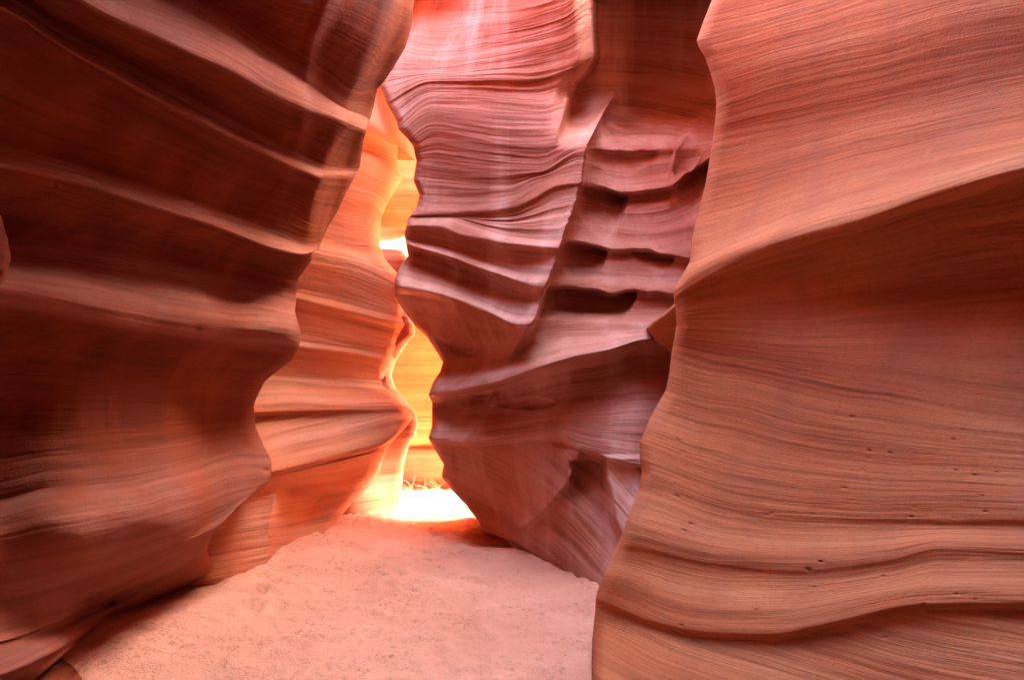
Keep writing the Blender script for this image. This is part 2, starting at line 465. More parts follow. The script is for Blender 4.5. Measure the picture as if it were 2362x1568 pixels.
# ------------------------------------------------------------------ left wall
def left_wall():
    sil = [(1010, -320), (985, -150), (955, 0), (950, 60), (935, 110), (905, 160), (885, 190), (870, 205), (858, 262), (846, 300), (838, 325),
           (830, 385), (812, 420), (800, 440), (780, 485), (755, 525), (740, 560), (735, 575), (721, 581), (719, 600), (690, 640), (683, 680),
           (681, 720), (695, 770), (690, 800), (675, 830), (640, 855), (610, 880), (590, 920), (585, 935), (590, 985), (605, 1020), (625, 1060),
           (627, 1085), (622, 1110), (600, 1130), (560, 1160), (530, 1180), (500, 1210), (482, 1250), (478, 1270), (490, 1300), (487, 1320),
           (460, 1345), (400, 1375), (300, 1410), (215, 1450), (205, 1475), (195, 1500), (192, 1568), (190, 1700), (185, 1900)]
    X0 = -900
    rows = [
        ([(X0, -760), (0, -600), (500, -460), (800, -370), (1010, -320)], .42),
        ([(X0, -560), (0, -330), (420, -150), (700, -60), (800, -40), (952, 20)], .34),
        ([(X0, -430), (0, -200), (420, -3), (530, 66), (700, 185), (785, 245), (855, 275)], .05),
        ([(X0, -395), (0, -150), (330, 20), (475, 85), (620, 160), (710, 222), (785, 262), (848, 292)], .24),
        ([(X0, -350), (0, -110), (240, 30), (400, 103), (550, 175), (640, 225), (780, 278), (845, 303)], .34),
        ([(X0, -335), (0, -95), (240, 44), (400, 117), (550, 189), (640, 239), (778, 290), (841, 317)], .29),
        ([(X0, -230), (0, -10), (140, 78), (300, 163), (450, 243), (560, 301), (700, 371), (745, 392), (829, 392)], .07),
        ([(X0, -195), (0, 17), (140, 105), (300, 195), (450, 274), (560, 329), (700, 394), (745, 409), (820, 407)], [.15, .16, .19, .2, .2, .2, .18, .14, .1]),
        ([(X0, -180), (0, 30), (140, 118), (300, 208), (450, 287), (560, 342), (700, 405), (745, 419), (812, 420)], .12),
        ([(X0, 230), (0, 345), (150, 382), (350, 443), (500, 490), (650, 546), (715, 568), (740, 564)], -.07),
        ([(X0, 262), (0, 383), (150, 414), (350, 476), (500, 522), (650, 577), (700, 586), (722, 580)], [.0, .0, .01, .06, .09, .1, .08, .05]),
        ([(X0, 275), (0, 398), (150, 429), (350, 491), (500, 536), (650, 590), (700, 598), (719, 598)], -.01),
        ([(X0, 500), (0, 562), (250, 590), (500, 638), (640, 668), (683, 678)], -.20),
        ([(X0, 640), (0, 668), (300, 722), (500, 752), (600, 765), (695, 773)], .10),
        ([(X0, 660), (0, 690), (300, 742), (500, 772), (600, 786), (692, 792)], .09),
        ([(X0, 710), (0, 745), (300, 792), (500, 818), (600, 828), (670, 832)], -.03),
        ([(X0, 930), (0, 930), (300, 925), (500, 928), (586, 932)], -.22),
        ([(X0, 1230), (0, 1150), (100, 1125), (300, 1100), (450, 1060), (560, 1032), (609, 1028)], -.30),
        ([(X0, 1260), (0, 1178), (100, 1153), (300, 1126), (450, 1086), (560, 1058), (623, 1058)], -.22),
        ([(X0, 1430), (0, 1330), (200, 1290), (400, 1230), (540, 1170), (585, 1142)], .0),
        ([(X0, 1600), (0, 1478), (230, 1388), (320, 1348), (400, 1308), (470, 1268), (479, 1262)], .17),
        ([(X0, 1606), (0, 1484), (230, 1394), (320, 1354), (400, 1315), (472, 1276), (480, 1275)], .145),
        ([(X0, 1700), (0, 1540), (100, 1496), (230, 1424), (330, 1380), (400, 1350), (460, 1320), (490, 1302)], .27),
        ([(X0, 1720), (0, 1556), (100, 1512), (230, 1439), (330, 1395), (400, 1365), (455, 1338), (483, 1326)], .24),
        ([(X0, 1740), (0, 1572), (100, 1532), (215, 1456), (330, 1406), (400, 1374), (440, 1356), (458, 1346)], -.02),
        ([(X0, 1850), (0, 1640), (100, 1560), (160, 1508), (205, 1476)], -.30),
        ([(X0, 2000), (0, 1760), (100, 1690), (191, 1610)], -.34),
        ([(X0, 2300), (0, 2050), (100, 1960), (185, 1895)], -.34),
    ]
    rows = [(a, (np.array(b) - .05) * 1.3 + .05) if np.ndim(b) else (a, (b - .05) * 1.3 + .05) for a, b in rows]
    base = rbf([(-900, -300, 1.30), (-900, 500, 1.35), (-900, 1300, 1.4), (-900, 2000, 1.4), (0, -300, 1.85), (0, 500, 2.45), (0, 1000, 2.72), (0, 1300, 2.78), (0, 1500, 2.85), (200, 1300, 3.2), (0, 2000, 2.3),
                (400, -300, 2.6), (400, 0, 2.9), (400, 500, 3.35), (400, 1000, 3.75), (400, 1250, 3.85), (590, 930, 4.75), (627, 1085, 4.7), (490, 1310, 4.95), (400, 1360, 4.9), (215, 1450, 4.22), (320, 1400, 4.68), (192, 1568, 2.76), (185, 1900, 1.95),
                (720, 580, 4.85), (690, 770, 4.85), (870, 205, 5.0), (950, 0, 5.0), (1010, -320, 4.9), (600, 300, 3.85), (800, 100, 4.25)])
    seam = lineV([(905, -300), (880, 0), (862, 70), (838, 130), (790, 250), (760, 330), (722, 440), (700, 560), (690, 640)])
    rib = lineV([(790, -300), (760, 0), (715, 100), (700, 250), (690, 320), (665, 385), (630, 480)])
    def feats(px, py, V):
        dx = px - seam(py)
        a = .52 * sstep(dx / 60) * (1 - sstep((py - 480) / 120))
        dr = px - rib(py)
        a += .07 * sstep(dr / 40) * (1 - sstep(dr / 150)) * (1 - sstep((py - 380) / 140))
        a -= .035 * np.exp(-(dr / 16) ** 2) * (1 - sstep((py - 400) / 140))
        # broad drip flutes down the wall
        a += .02 * np.sin(px / 31 + py / 260) * win(py, 250, 700, 80, 200) * win(px, 260, 700, 120, 60)
        # small chips
        for cx, cy, r, am in ((254, 1390, 9, .05), (228, 1372, 7, .025), (455, 757, 8, .03), (615, 1085, 9, .06)):
            a += am * np.exp(-(((px - cx) / r) ** 2 + ((py - cy) / (r * .7)) ** 2))
        return a
    g = loft(rows, sil, 'R', base, feats, colstep=4.0, curl=(34, .18), off=(0, 9999), fine=.007, coarse=.02,
             back=((8, .1), (25, .22), (60, .45), (120, .8), (220, 1.3), (350, 1.9)), seed=11)
    vm = loft.vm
    g = add_cols(g, [(-1.85, .6, .8), (-1.9, -1.0, .8), (-2.0, -3.0, .8), (-1.8, -5.0, .8), (-.5, -7.0, .8), (3.0, -8.0, .8), (9.0, -8.5, .5)], True)
    g = add_rows(g, [(4.5, -.1, 0), (4.9, -.25, 0), (5.2, -.5, 0), (5.4, -.8, 0), (5.6, -.8, 0), (7.0, -.3, 0), (9.0, -.4, 0), (11.5, -.5, 0), (12, -3, 0), (12, -25, 0)], True)  # unseen set-back cliff on top, added to bounce warm sunlight into the slot
    g = add_rows(g, [(-.6, 0, 0)], False)
    P = g[0]
    hi = P[..., 2] > 5.0
    P[..., 2] = np.where(hi, 5.0 + (P[..., 2] - 5.0) * (1 - .88 * sstep((P[..., 1] - 3.9) / .9)), P[..., 2])
    P[..., 0] += 5.2 * sstep((2.7 - P[..., 1]) / 2.2) * np.clip((P[..., 2] - 3.0) / 2.2, 0, 1)   # unseen roof added behind the viewer to block frontal sky light
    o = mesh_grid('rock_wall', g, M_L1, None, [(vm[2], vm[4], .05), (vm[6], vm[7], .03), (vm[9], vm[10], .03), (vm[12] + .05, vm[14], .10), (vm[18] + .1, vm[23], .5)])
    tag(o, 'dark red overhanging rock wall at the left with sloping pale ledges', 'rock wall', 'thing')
    return o
LEFT = left_wall()

# ------------------------------------------------------------------ right wall
def right_wall():
    sil = [(1700, -320), (1665, -120), (1642, 0), (1622, 50), (1606, 95), (1612, 112), (1625, 132), (1638, 170), (1648, 205), (1652, 235), (1650, 270),
           (1642, 330), (1628, 420), (1605, 510), (1594, 560), (1590, 605), (1570, 640), (1555, 668), (1553, 690), (1558, 712), (1560, 750), (1552, 795),
           (1548, 815), (1543, 860), (1535, 900), (1508, 946), (1488, 986), (1475, 1021), (1475, 1061), (1480, 1086), (1473, 1131), (1458, 1166), (1438, 1221),
           (1408, 1291), (1383, 1346), (1374, 1375), (1372, 1411), (1369, 1440), (1365, 1480), (1364, 1568), (1364, 1700), (1370, 1950)]
    X1 = 3600
    rows = [
        ([(1700, -320), (1900, -400), (2361, -560), (X1, -950)], -.12),
        ([(1642, 0), (1800, -40), (2050, -120), (2361, -210), (X1, -560)], -.05),
        ([(1646, 195), (1800, 152), (2050, 94), (2200, 52), (2361, 18), (X1, -250)], .04),
        ([(1652, 230), (1800, 185), (2050, 126), (2200, 86), (2361, 55), (X1, -215)], .03),
        ([(1645, 320), (1800, 290), (2050, 230), (2361, 160), (X1, -100)], .0),
        ([(1620, 450), (1800, 400), (2050, 330), (2361, 265), (X1, 40)], .05),
        ([(1594, 560), (1700, 525), (1850, 470), (2050, 410), (2361, 335), (X1, 120)], .19),
        ([(1555, 667), (1650, 612), (1800, 556), (2000, 500), (2150, 447), (2361, 388), (X1, 180)], .40),
        ([(1554, 680), (1650, 625), (1800, 569), (2000, 514), (2150, 461), (2361, 402), (X1, 195)], [.40, .40, .38, .37, .36, .36, .36]),
        ([(1553, 692), (1650, 650), (1800, 605), (2000, 560), (2150, 512), (2361, 460), (X1, 260)], [.38, .34, .27, .16, .1, .06, .05]),
        ([(1559, 740), (1700, 735), (1800, 735), (2000, 720), (2150, 700), (2361, 680), (X1, 560)], [.34, .25, .18, .03, -.04, -.08, -.08]),
        ([(1548, 805), (1640, 830), (1800, 866), (2000, 905), (2361, 962), (X1, 1060)], [.26, .22, .16, .08, .05, .05]),
        ([(1515, 935), (1800, 1020), (2000, 1050), (2361, 1075), (X1, 1150)], [.24, .2, .17, .16, .16]),
        ([(1478, 1098), (1530, 1112), (1600, 1140), (1700, 1172), (1800, 1190), (2000, 1196), (2361, 1200), (X1, 1230)], .27),
        ([(1476, 1110), (1530, 1124), (1600, 1152), (1700, 1184), (1800, 1202), (2000, 1206), (2361, 1210), (X1, 1240)], .267),
        ([(1425, 1250), (1470, 1259), (1645, 1297), (1845, 1312), (2045, 1292), (2170, 1267), (2361, 1272), (X1, 1300)], .375),
        ([(1420, 1262), (1470, 1271), (1645, 1309), (1845, 1324), (2045, 1304), (2170, 1279), (2361, 1284), (X1, 1312)], .370),
        ([(1374, 1376), (1440, 1406), (1520, 1434), (1640, 1456), (1770, 1460), (1920, 1433), (2120, 1393), (2361, 1388), (X1, 1414)], .48),
        ([(1372, 1392), (1440, 1424), (1520, 1452), (1640, 1472), (1770, 1476), (1920, 1449), (2120, 1409), (2361, 1404), (X1, 1430)], .45),
        ([(1365, 1500), (1600, 1560), (1800, 1570), (2000, 1560), (2361, 1520), (X1, 1560)], .5),
        ([(1364, 1690), (1600, 1740), (2000, 1740), (2361, 1720), (X1, 1760)], .62),
        ([(1370, 1940), (1600, 2000), (2361, 2000), (X1, 2050)], .66),
    ]
    base = rbf([(1642, 0, 4.0), (1700, -320, 4.1), (1650, 250, 4.0), (1555, 680, 4.15), (1540, 880, 4.05), (1475, 1060, 3.95), (1420, 1250, 3.9), (1370, 1420, 3.95), (1364, 1600, 3.6), (1370, 1950, 3.2),
                (2000, -320, 3.2), (2000, 0, 3.1), (2000, 500, 2.95), (2000, 900, 2.75), (2000, 1300, 2.65), (2000, 1600, 2.55),
                (2361, -320, 2.4), (2361, 0, 2.3), (2361, 500, 2.2), (2361, 900, 2.05), (2361, 1300, 2.0), (2361, 1600, 1.95),
                (3600, -320, 1.15), (3600, 500, 1.1), (3600, 1000, 1.05), (3600, 1600, 1.05)])
    def feats(px, py, V):
        a = np.zeros_like(px)
        rng = np.random.default_rng(5)
        for _ in range(60):                                   # scattered pits
            cx, cy = rng.uniform(1560, 2361), rng.uniform(900, 1480)
            r = rng.uniform(2.0, 4.5)
            m = (np.abs(px - cx) < 30) & (np.abs(py - cy) < 30)
            a[m] += rng.uniform(.006, .02) * np.exp(-(((px[m] - cx) / r) ** 2 + ((py[m] - cy) / (r * .7)) ** 2))
        return a
    def strat_fn(px, py, V, v):
        s = V.copy()
        cross = V > v[18]
        c2 = (py - .42 * (px - 1370) + .00012 * (px - 1370) ** 2) * 1.0
        return np.where(cross, c2 + 4000, s)
    g = loft(rows, sil, 'L', base, feats, colstep=4.0, curl=(30, .16), off=(-9999, W),
             back=((8, .1), (30, .25), (80, .5), (160, .9), (260, 1.4), (380, 2.0), (560, 2.8)), seed=23, strat_fn=strat_fn, fine=.006, coarse=.015, chip=.003)
    g = add_cols(g, [(1.5, .4, .8), (1.55, -1.0, .8), (1.6, -2.5, .8), (2.2, -4.2, .8), (5.0, -5.0, .8), (9.0, -5.2, .5)], False)
    g = add_rows(g, [(6.2, .0, 0), (7.4, .0, 0), (8.6, .0, 0), (9.6, .0, 0), (9.8, 3, 0), (9.9, 25, 0)], True)
    g = add_rows(g, [(-.6, 0, 0)], False)
    P = g[0]
    P[..., 2] = np.where(P[..., 2] > 6.2, 6.2 + (P[..., 2] - 6.2) * (1 - .72 * sstep((P[..., 1] - 3.8) / .6)), P[..., 2])
    P[..., 1] -= 4.0 * sstep((-2.0 - P[..., 1]) / 1.5) * np.clip((P[..., 2] - 3.0) / 3.6, 0, 1)  # unseen rear top shifted to shut out sky light from behind
    o = mesh_grid('rock_wall', g, M_R)
    tag(o, 'tan orange rock wall filling the right side with a long sloping lip', 'rock wall', 'thing')
    # dark spur jutting from behind the edge
    out = [(1490, 757), (1504, 742), (1530, 724), (1556, 700), (1600, 690), (1620, 740), (1600, 800), (1548, 812), (1528, 800), (1510, 783)]
    n = len(out)
    c = np.array(out, float)
    ctr = np.array([1560, 752.0])
    ring = []
    for f, dd in ((1.0, 5.25), (1.0, 4.55), (.97, 4.42), (.8, 4.36), (.4, 4.34), (.0, 4.33)):
        q = ctr + (c - ctr) * f
        tiltd = np.full(n, dd) + .0062 * (q[:, 1] - 730)
        ring.append(to_world(q[:, 0], q[:, 1], tiltd))
    P = np.stack(ring); P = np.concatenate([P, P[:, :1]], 1)
    sm = P[..., 2].copy(); rmm = P[..., 0].copy()
    s = mesh_grid('rock_spur', (P, sm, rmm), M_R, o)
    s['label'] = 'small pointed spur with a dark shaded underside'
    return o
RIGHT = right_wall()

# ------------------------------------------------------------------ middle buttress
def middle():
    sil = [(800, -420), (820, -320), (830, -200), (845, 0), (860, 120), (876, 200), (892, 240), (915, 283), (919, 300), (940, 321), (952, 337), (960, 372), (953, 416), (967, 450), (961, 477),
           (941, 504), (932, 538), (936, 564), (941, 590), (920, 620), (910, 642), (910, 682), (925, 708), (956, 751), (986, 778), (1021, 835), (1015, 857), (999, 880),
           (988, 910), (996, 928), (996, 982), (988, 1010), (1000, 1033), (1023, 1070), (1018, 1099), (1041, 1130), (1075, 1166), (1106, 1205), (1114, 1228), (1128, 1245),
           (1135, 1300), (1140, 1450), (1140, 1520)]
    X1 = 1800
    rows = [
        ([(820, -320), (1000, -330), (1200, -340), (1400, -340), (X1, -340)], [0, 0, 0, .2, 1.5]),
        ([(832, -170), (1000, -130), (1200, -130), (1365, -150), (1420, -150), (1500, -150), (X1, -150)], [0, 0, 0, .05, 1.3, 1.6, 1.9]),  # unseen overhang added above the alcove to keep it dark
        ([(838, -90), (1000, -50), (1200, -50), (1365, -80), (1420, -95), (1500, -100), (X1, -100)], [0, 0, 0, 0, .8, 1.2, 1.5]),
        ([(845, 0), (1000, 60), (1150, 50), (1300, 10), (1365, -30), (X1, -30)], 0),
        ([(866, 155), (1000, 160), (1150, 142), (1300, 105), (1365, 75), (X1, 100)], .02),
        ([(890, 236), (997, 187), (1100, 186), (1210, 186), (1322, 155), (1370, 130), (X1, 190)], .05),
        ([(893, 243), (997, 193), (1100, 193), (1210, 194), (1322, 164), (1370, 140), (X1, 200)], .03),
        ([(917, 290), (1000, 238), (1135, 241), (1247, 250), (1297, 237), (1400, 215), (X1, 270)], .03),
        ([(945, 330), (1000, 300), (1100, 310), (1240, 322), (1340, 300), (1412, 235), (X1, 320)], .05),
        ([(960, 372), (1100, 385), (1240, 390), (1345, 345), (1450, 345), (1560, 340), (X1, 300)], .02),
        ([(966, 455), (1080, 455), (1180, 450), (1240, 420), (1345, 395), (1450, 415), (X1, 330)], .02),
        ([(946, 496), (1080, 489), (1180, 476), (1230, 455), (1290, 425), (1345, 420), (1450, 442), (1520, 436), (1590, 400), (1640, 335), (X1, 300)], .06),
        ([(944, 500), (1080, 498), (1180, 488), (1230, 468), (1290, 438), (1345, 432), (1450, 454), (1520, 448), (1590, 412), (1640, 347), (X1, 312)], .02),
        ([(941, 506), (1027, 503), (1122, 530), (1172, 542), (1287, 553), (1300, 546), (1400, 557), (1500, 568), (1590, 560), (X1, 560)], .06),
        ([(936, 520), (1010, 522), (1060, 540), (1122, 552), (1172, 562), (1287, 571), (1300, 563), (1400, 574), (1500, 584), (1590, 576), (X1, 576)], [.14, .14, .14, .14, .14, .12, .08, .05, .05, .05, .05]),
        ([(934, 528), (1010, 535), (1060, 553), (1122, 566), (1172, 577), (1287, 586), (1300, 578), (1400, 590), (1500, 598), (1590, 592), (X1, 592)], .06),
        ([(935, 550), (1040, 572), (1122, 602), (1200, 625), (1260, 632), (1400, 640), (1560, 650), (X1, 650)], .04),
        ([(937, 563), (1040, 593), (1122, 623), (1247, 657), (1270, 653), (1400, 660), (1560, 668), (X1, 670)], [.17, .17, .17, .15, .12, .06, .05, .05]),
        ([(939, 572), (1040, 603), (1122, 633), (1247, 668), (1270, 665), (1400, 673), (1560, 681), (X1, 683)], [.0, .04, .08, .12, .1, .06, .05, .05]),
        ([(938, 592), (1000, 610), (1122, 655), (1247, 695), (1400, 710), (1560, 710), (X1, 710)], .02),
        ([(916, 628), (997, 650), (1122, 695), (1200, 727), (1300, 722), (1400, 728), (1500, 735), (X1, 735)], .14),
        ([(909, 660), (960, 668), (997, 675), (1122, 719), (1197, 749), (1300, 742), (1400, 745), (1500, 750), (X1, 750)], .27),
        ([(909, 678), (960, 684), (997, 691), (1122, 735), (1197, 762), (1300, 755), (1400, 757), (1500, 760), (X1, 760)], [.12, .12, .14, .2, .26, .27, .27, .27, .27]),
        ([(970, 765), (1050, 790), (1150, 800), (1240, 790), (1400, 775), (1500, 766), (X1, 766)], [-.08, -.03, .1, .26, .34, .36, .36]),
        ([(1012, 865), (1077, 860), (1161, 845), (1240, 825), (1324, 806), (1400, 792), (1495, 772), (X1, 772)], [.05, .12, .25, .36, .42, .44, .44, .4]),
        ([(989, 908), (1030, 904), (1077, 896), (1161, 875), (1240, 848), (1324, 822), (1400, 807), (1495, 782), (X1, 782)], [.25, .3, .38, .45, .47, .47, .47, .46, .4]),
        ([(990, 917), (1030, 914), (1077, 908), (1161, 887), (1240, 861), (1324, 836), (1400, 821), (1495, 797), (X1, 800)], [.1, .12, .12, .18, .2, .2, .2, .2, .2]),
        ([(996, 950), (1100, 930), (1161, 920), (1240, 900), (1324, 880), (1400, 870), (1495, 850), (X1, 850)], [.04, .06, .06, .06, .08, .08, .06, .05]),
        ([(995, 985), (1100, 985), (1248, 965), (1324, 950), (1400, 945), (1480, 940), (X1, 940)], [.14, .18, .17, .16, .16, .16, .16]),
        ([(990, 1016), (1096, 1020), (1248, 1008), (1290, 1010), (1330, 1030), (1400, 1050), (1480, 1070), (X1, 1100)], .24),
        ([(993, 1024), (1096, 1030), (1248, 1018), (1290, 1020), (1330, 1040), (1400, 1060), (1480, 1080), (X1, 1110)], .20),
        ([(1023, 1085), (1120, 1100), (1250, 1110), (1330, 1120), (1400, 1150), (1480, 1170), (X1, 1200)], .17),
        ([(1075, 1168), (1150, 1190), (1236, 1205), (1330, 1230), (1400, 1260), (1480, 1290), (X1, 1320)], .06),
        ([(1113, 1224), (1142, 1231), (1180, 1246), (1290, 1298), (1380, 1350), (1500, 1420), (X1, 1480)], [0, .03, .03, 0, 0, 0, 0]),
        ([(1128, 1234), (1160, 1242), (1192, 1256), (1290, 1312), (1380, 1362), (1500, 1432), (X1, 1490)], [-1.0, -.8, -.1, -.02, -.02, 0, 0]),
        ([(1138, 1440), (1200, 1450), (1290, 1470), (1380, 1500), (1500, 1550), (X1, 1600)], [-1.2, -1.0, -.2, -.1, -.1, 0]),
    ]
    fd = floor_d
    base = rbf([(820, -320, 6.5), (845, 0, 6.6), (880, 205, 6.65), (1000, 0, 6.6), (1000, 200, 6.4), (960, 372, 6.5), (935, 540, 6.45), (910, 670, 6.45), (1021, 835, 6.4), (990, 910, 6.35), (995, 1010, 6.3), (1040, 1130, 6.3),
                (1113, 1226, 6.3), (1185, 1258, fd(1262)), (1290, 1306, fd(1308)), (1380, 1356, fd(1356)), (1500, 1430, 4.1), (1800, 1480, 4.0),
                (1170, 0, 6.0), (1300, 0, 5.75), (1200, 300, 5.95), (1250, 550, 5.75), (1250, 800, 5.6), (1250, 1000, 5.55), (1250, 1150, 5.5), (1500, 780, 5.45), (1480, 1000, 5.1), (1500, 1200, 4.75),
                (1600, 500, 5.95), (1600, 250, 6.1), (1600, 0, 6.2), (1800, -320, 6.3), (1800, 500, 5.9), (1800, 1000, 5.2), (1300, -320, 5.8)])
    cur = lineV([(1360, -400), (1364, 0), (1366, 60), (1370, 120), (1368, 140), (1355, 165), (1330, 190), (1316, 220), (1300, 280), (1285, 330), (1275, 380)])
    crest = lineV([(1350, -200), (1358, 0), (1345, 70), (1335, 140), (1326, 165), (1315, 210), (1295, 290)])
    lc = lineV([(1230, -200), (1175, 0), (1140, 45), (1080, 105), (1045, 140), (1010, 195), (985, 235), (958, 270), (948, 320)])
    rd = lineV([(1425, 150), (1412, 225), (1390, 262), (1352, 338), (1340, 420), (1322, 480), (1297, 545), (1282, 600), (1257, 660), (1248, 690), (1232, 735), (1190, 800), (1150, 860)])
    lowr = lineV([(1335, 1030), (1331, 1057), (1318, 1090), (1297, 1126), (1262, 1168), (1236, 1194), (1202, 1217)])
    leg = lineV([(1386, 1040), (1388, 1057), (1392, 1107), (1404, 1145), (1411, 1201), (1430, 1247), (1440, 1300)])
    rib = lineV([(1157, 880), (1130, 930), (1088, 996), (1060, 1030)])
    h340 = lineH([(1345, 338), (1370, 340), (1450, 349), (1520, 346), (1560, 340), (1600, 300), (1645, 240)])
    h430 = lineH([(1290, 436), (1345, 424), (1380, 430), (1430, 443), (1500, 440), (1550, 432), (1580, 405), (1640, 365)])
    h555 = lineH([(1290, 556), (1310, 551), (1360, 560), (1440, 574), (1500, 575), (1540, 584), (1600, 590)])
    h655 = lineH([(1240, 662), (1270, 655), (1330, 660), (1400, 668), (1500, 672), (1570, 672)])
    h745 = lineH([(1190, 748), (1230, 752), (1260, 758), (1300, 790)])
    hnot = lineH([(1320, 1060), (1340, 1052), (1370, 1056), (1395, 1066)])
    def tooth(dy, wa, wb):
        return np.where(dy < 0, np.clip(1 + dy / wa, 0, 1) ** 1.6, np.clip(1 - dy / wb, 0, 1) ** 1.2)
    def feats(px, py, V):
        a = np.zeros_like(px)
        dx = px - cur(py)
        a += (1.25 * sstep(dx / 22 + .3)) * (1 - sstep((py - 190) / 160)) * (1 - .25 * sstep((dx - 150) / 120))
        a += .16 * sstep((dx + 45) / 50) * (1 - sstep((py - 240) / 80))
        dc = px - crest(py)
        a -= .05 * np.exp(-np.abs(dc) / 12) * win(py, -200, 260, 50, 50)
        dl = px - lc(py)
        a += .0016 * np.minimum(40 * np.log1p(np.exp(np.clip(-dl, -800, 400) / 40)), 220) * (1 - sstep((py - 240) / 110))
        dr = px - rd(py)
        wy = win(py, 250, 720, 50, 130)
        a += wy * np.where(dr > 0, .36 * (1 - np.exp(-np.clip(dr, 0, None) / 16)) * np.exp(-np.clip(dr, 0, None) / 420), 0)
        a -= wy * .30 * np.exp(-np.clip(-dr, 0, None) / 100) * np.where(dr > 0, np.exp(-np.clip(dr, 0, None) / 10), 1)
        # alcove above the ledges
        a += .15 * sstep((dr - 10) / 60) * (1 - sstep((py - 270) / 80)) * sstep((dx - 10) / 60)
        # ledges of the honeycombed side
        right = sstep((dr + 4) / 16)
        py0 = py
        py = py + 12 * fbm(px / 70, py / 200, 19, 3)
        for hl, am, wa, wb, xa, xb in ((h340, .04, 40, 16, 1340, 1660), (h430, .06, 34, 16, 1320, 1660), (h555, .08, 40, 16, 1290, 1640), (h655, .08, 38, 16, 1240, 1640)):
            a -= right * am * tooth(py - hl(px), wa, wb) * win(px, xa, xb, 20, 30)
        for hl, cx, rx, hh, am in ((h340, 1430, 90, 55, .08), (h430, 1385, 62, 112, .22), (h430, 1600, 42, 115, .26), (h430, 1490, 85, 34, .08), (h555, 1334, 66, 88, .26),
                                   (h555, 1506, 50, 40, .12), (h555, 1420, 70, 30, .06), (h655, 1352, 118, 92, .34), (h655, 1520, 90, 30, .06)):
            q = np.clip(1 - ((px - cx) / rx) ** 2, 0, 1) ** .6
            dy = py - hl(px) - 3
            a += right * am * sstep(dy / 9) * np.clip(1 - dy / (hh * q + 1), 0, 1) * sstep(q * 4)
        py = py0
        a -= wy * .075 * np.exp(-np.abs(dr) / 15)
        # fins at the far right of the alcove
        a -= .12 * tooth(py - np.interp(px, [1540, 1560, 1600, 1645], [420, 345, 290, 240]), 30, 90) * win(px, 1555, 1660, 20, 20)
        # left overhanging face under the third ledge, shadow hollows under the big lip
        for cx, cy, rx, ry, am in ((1075, 800, 40, 26, .06), (1020, 940, 45, 22, .08), (1115, 903, 42, 14, .05), (1215, 930, 70, 16, .07)):
            q = ((px - cx) / rx) ** 2 + ((py - cy) / ry) ** 2
            a += am * np.clip(1 - q, 0, 1)
        a -= .045 * np.exp(-np.abs(px - rib(py)) / 10) * win(py, 885, 1000, 10, 40)
        # lower ridge, notch and leg
        dw = px - lowr(py)
        a += .09 * sstep(dw / 22) * np.exp(-np.clip(dw, 0, None) / 240) * win(py, 1062, 1110, 14, 110)
        a -= .07 * np.exp(-np.clip(-dw, 0, None) / 45) * np.where(dw > 0, np.exp(-dw / 8), 1) * win(py, 1050, 1200, 30, 40)
        dg = px - leg(py)
        inn = win(px, 1328, 1386, 20, 14)
        a += .13 * inn * np.where(py - hnot(px) > 0, sstep((py - hnot(px)) / 8) * np.exp(-np.clip(py - hnot(px), 0, None) / 90), 0)
        a -= .14 * sstep((dg + 8) / 22) * win(py, 1060, 1290, 14, 60) * (1 - sstep((dg - 40) / 120))
        return a
    def strat_fn(px, py, V, v):
        low = V > v[30]
        q = px - 1100
        c = py - (.45 * q + .0011 * q * q)
        return np.where(low, c + 3000, V)
    g = loft(rows, sil, 'L', base, feats, colstep=3.0, curl=(16, .18), off=(-9999, 9999),
             back=((6, .10), (16, .2), (40, .32), (90, .42), (180, .48), (320, .5), (500, .5)), seed=37, strat_fn=strat_fn, fine=.012, coarse=.03)
    g = add_cols(g, [(3.2, 6.0, .8), (4.5, 6.2, .8), (8, 6.3, .5)], False)
    g = add_rows(g, [(5.4, .0, 0), (5.9, .05, 0), (6.3, .1, 0)], True)
    P, sm, rm = g
    for zz in (6.4, 5.0, 4.0, 2.0, -.6):                  # top and back of the buttress
        q = P[0].copy(); q[:, 1] = 7.0 + .05 * np.sin(q[:, 0] * 2.1 + zz) + (1.1 * win(q[:, 0], .6, 2.6, .3, .6) if zz > 3.5 else 0); q[:, 0] = np.maximum(q[:, 0], -.35 - .04 * zz); q[:, 2] = zz
        P = np.concatenate([q[None], P]); sm = np.concatenate([sm[:1] - 2, sm]); rm = np.concatenate([rm[:1], rm])
    g = (P, sm, rm)
    g = add_rows(g, [(-.6, 0, 0)], False)
    o = mesh_grid('rock_buttress', g, M_MID)
    tag(o, 'pink layered rock buttress in the middle with a diagonal ridge and hollowed pockets', 'rock buttress', 'thing')
    return o
MID = middle()

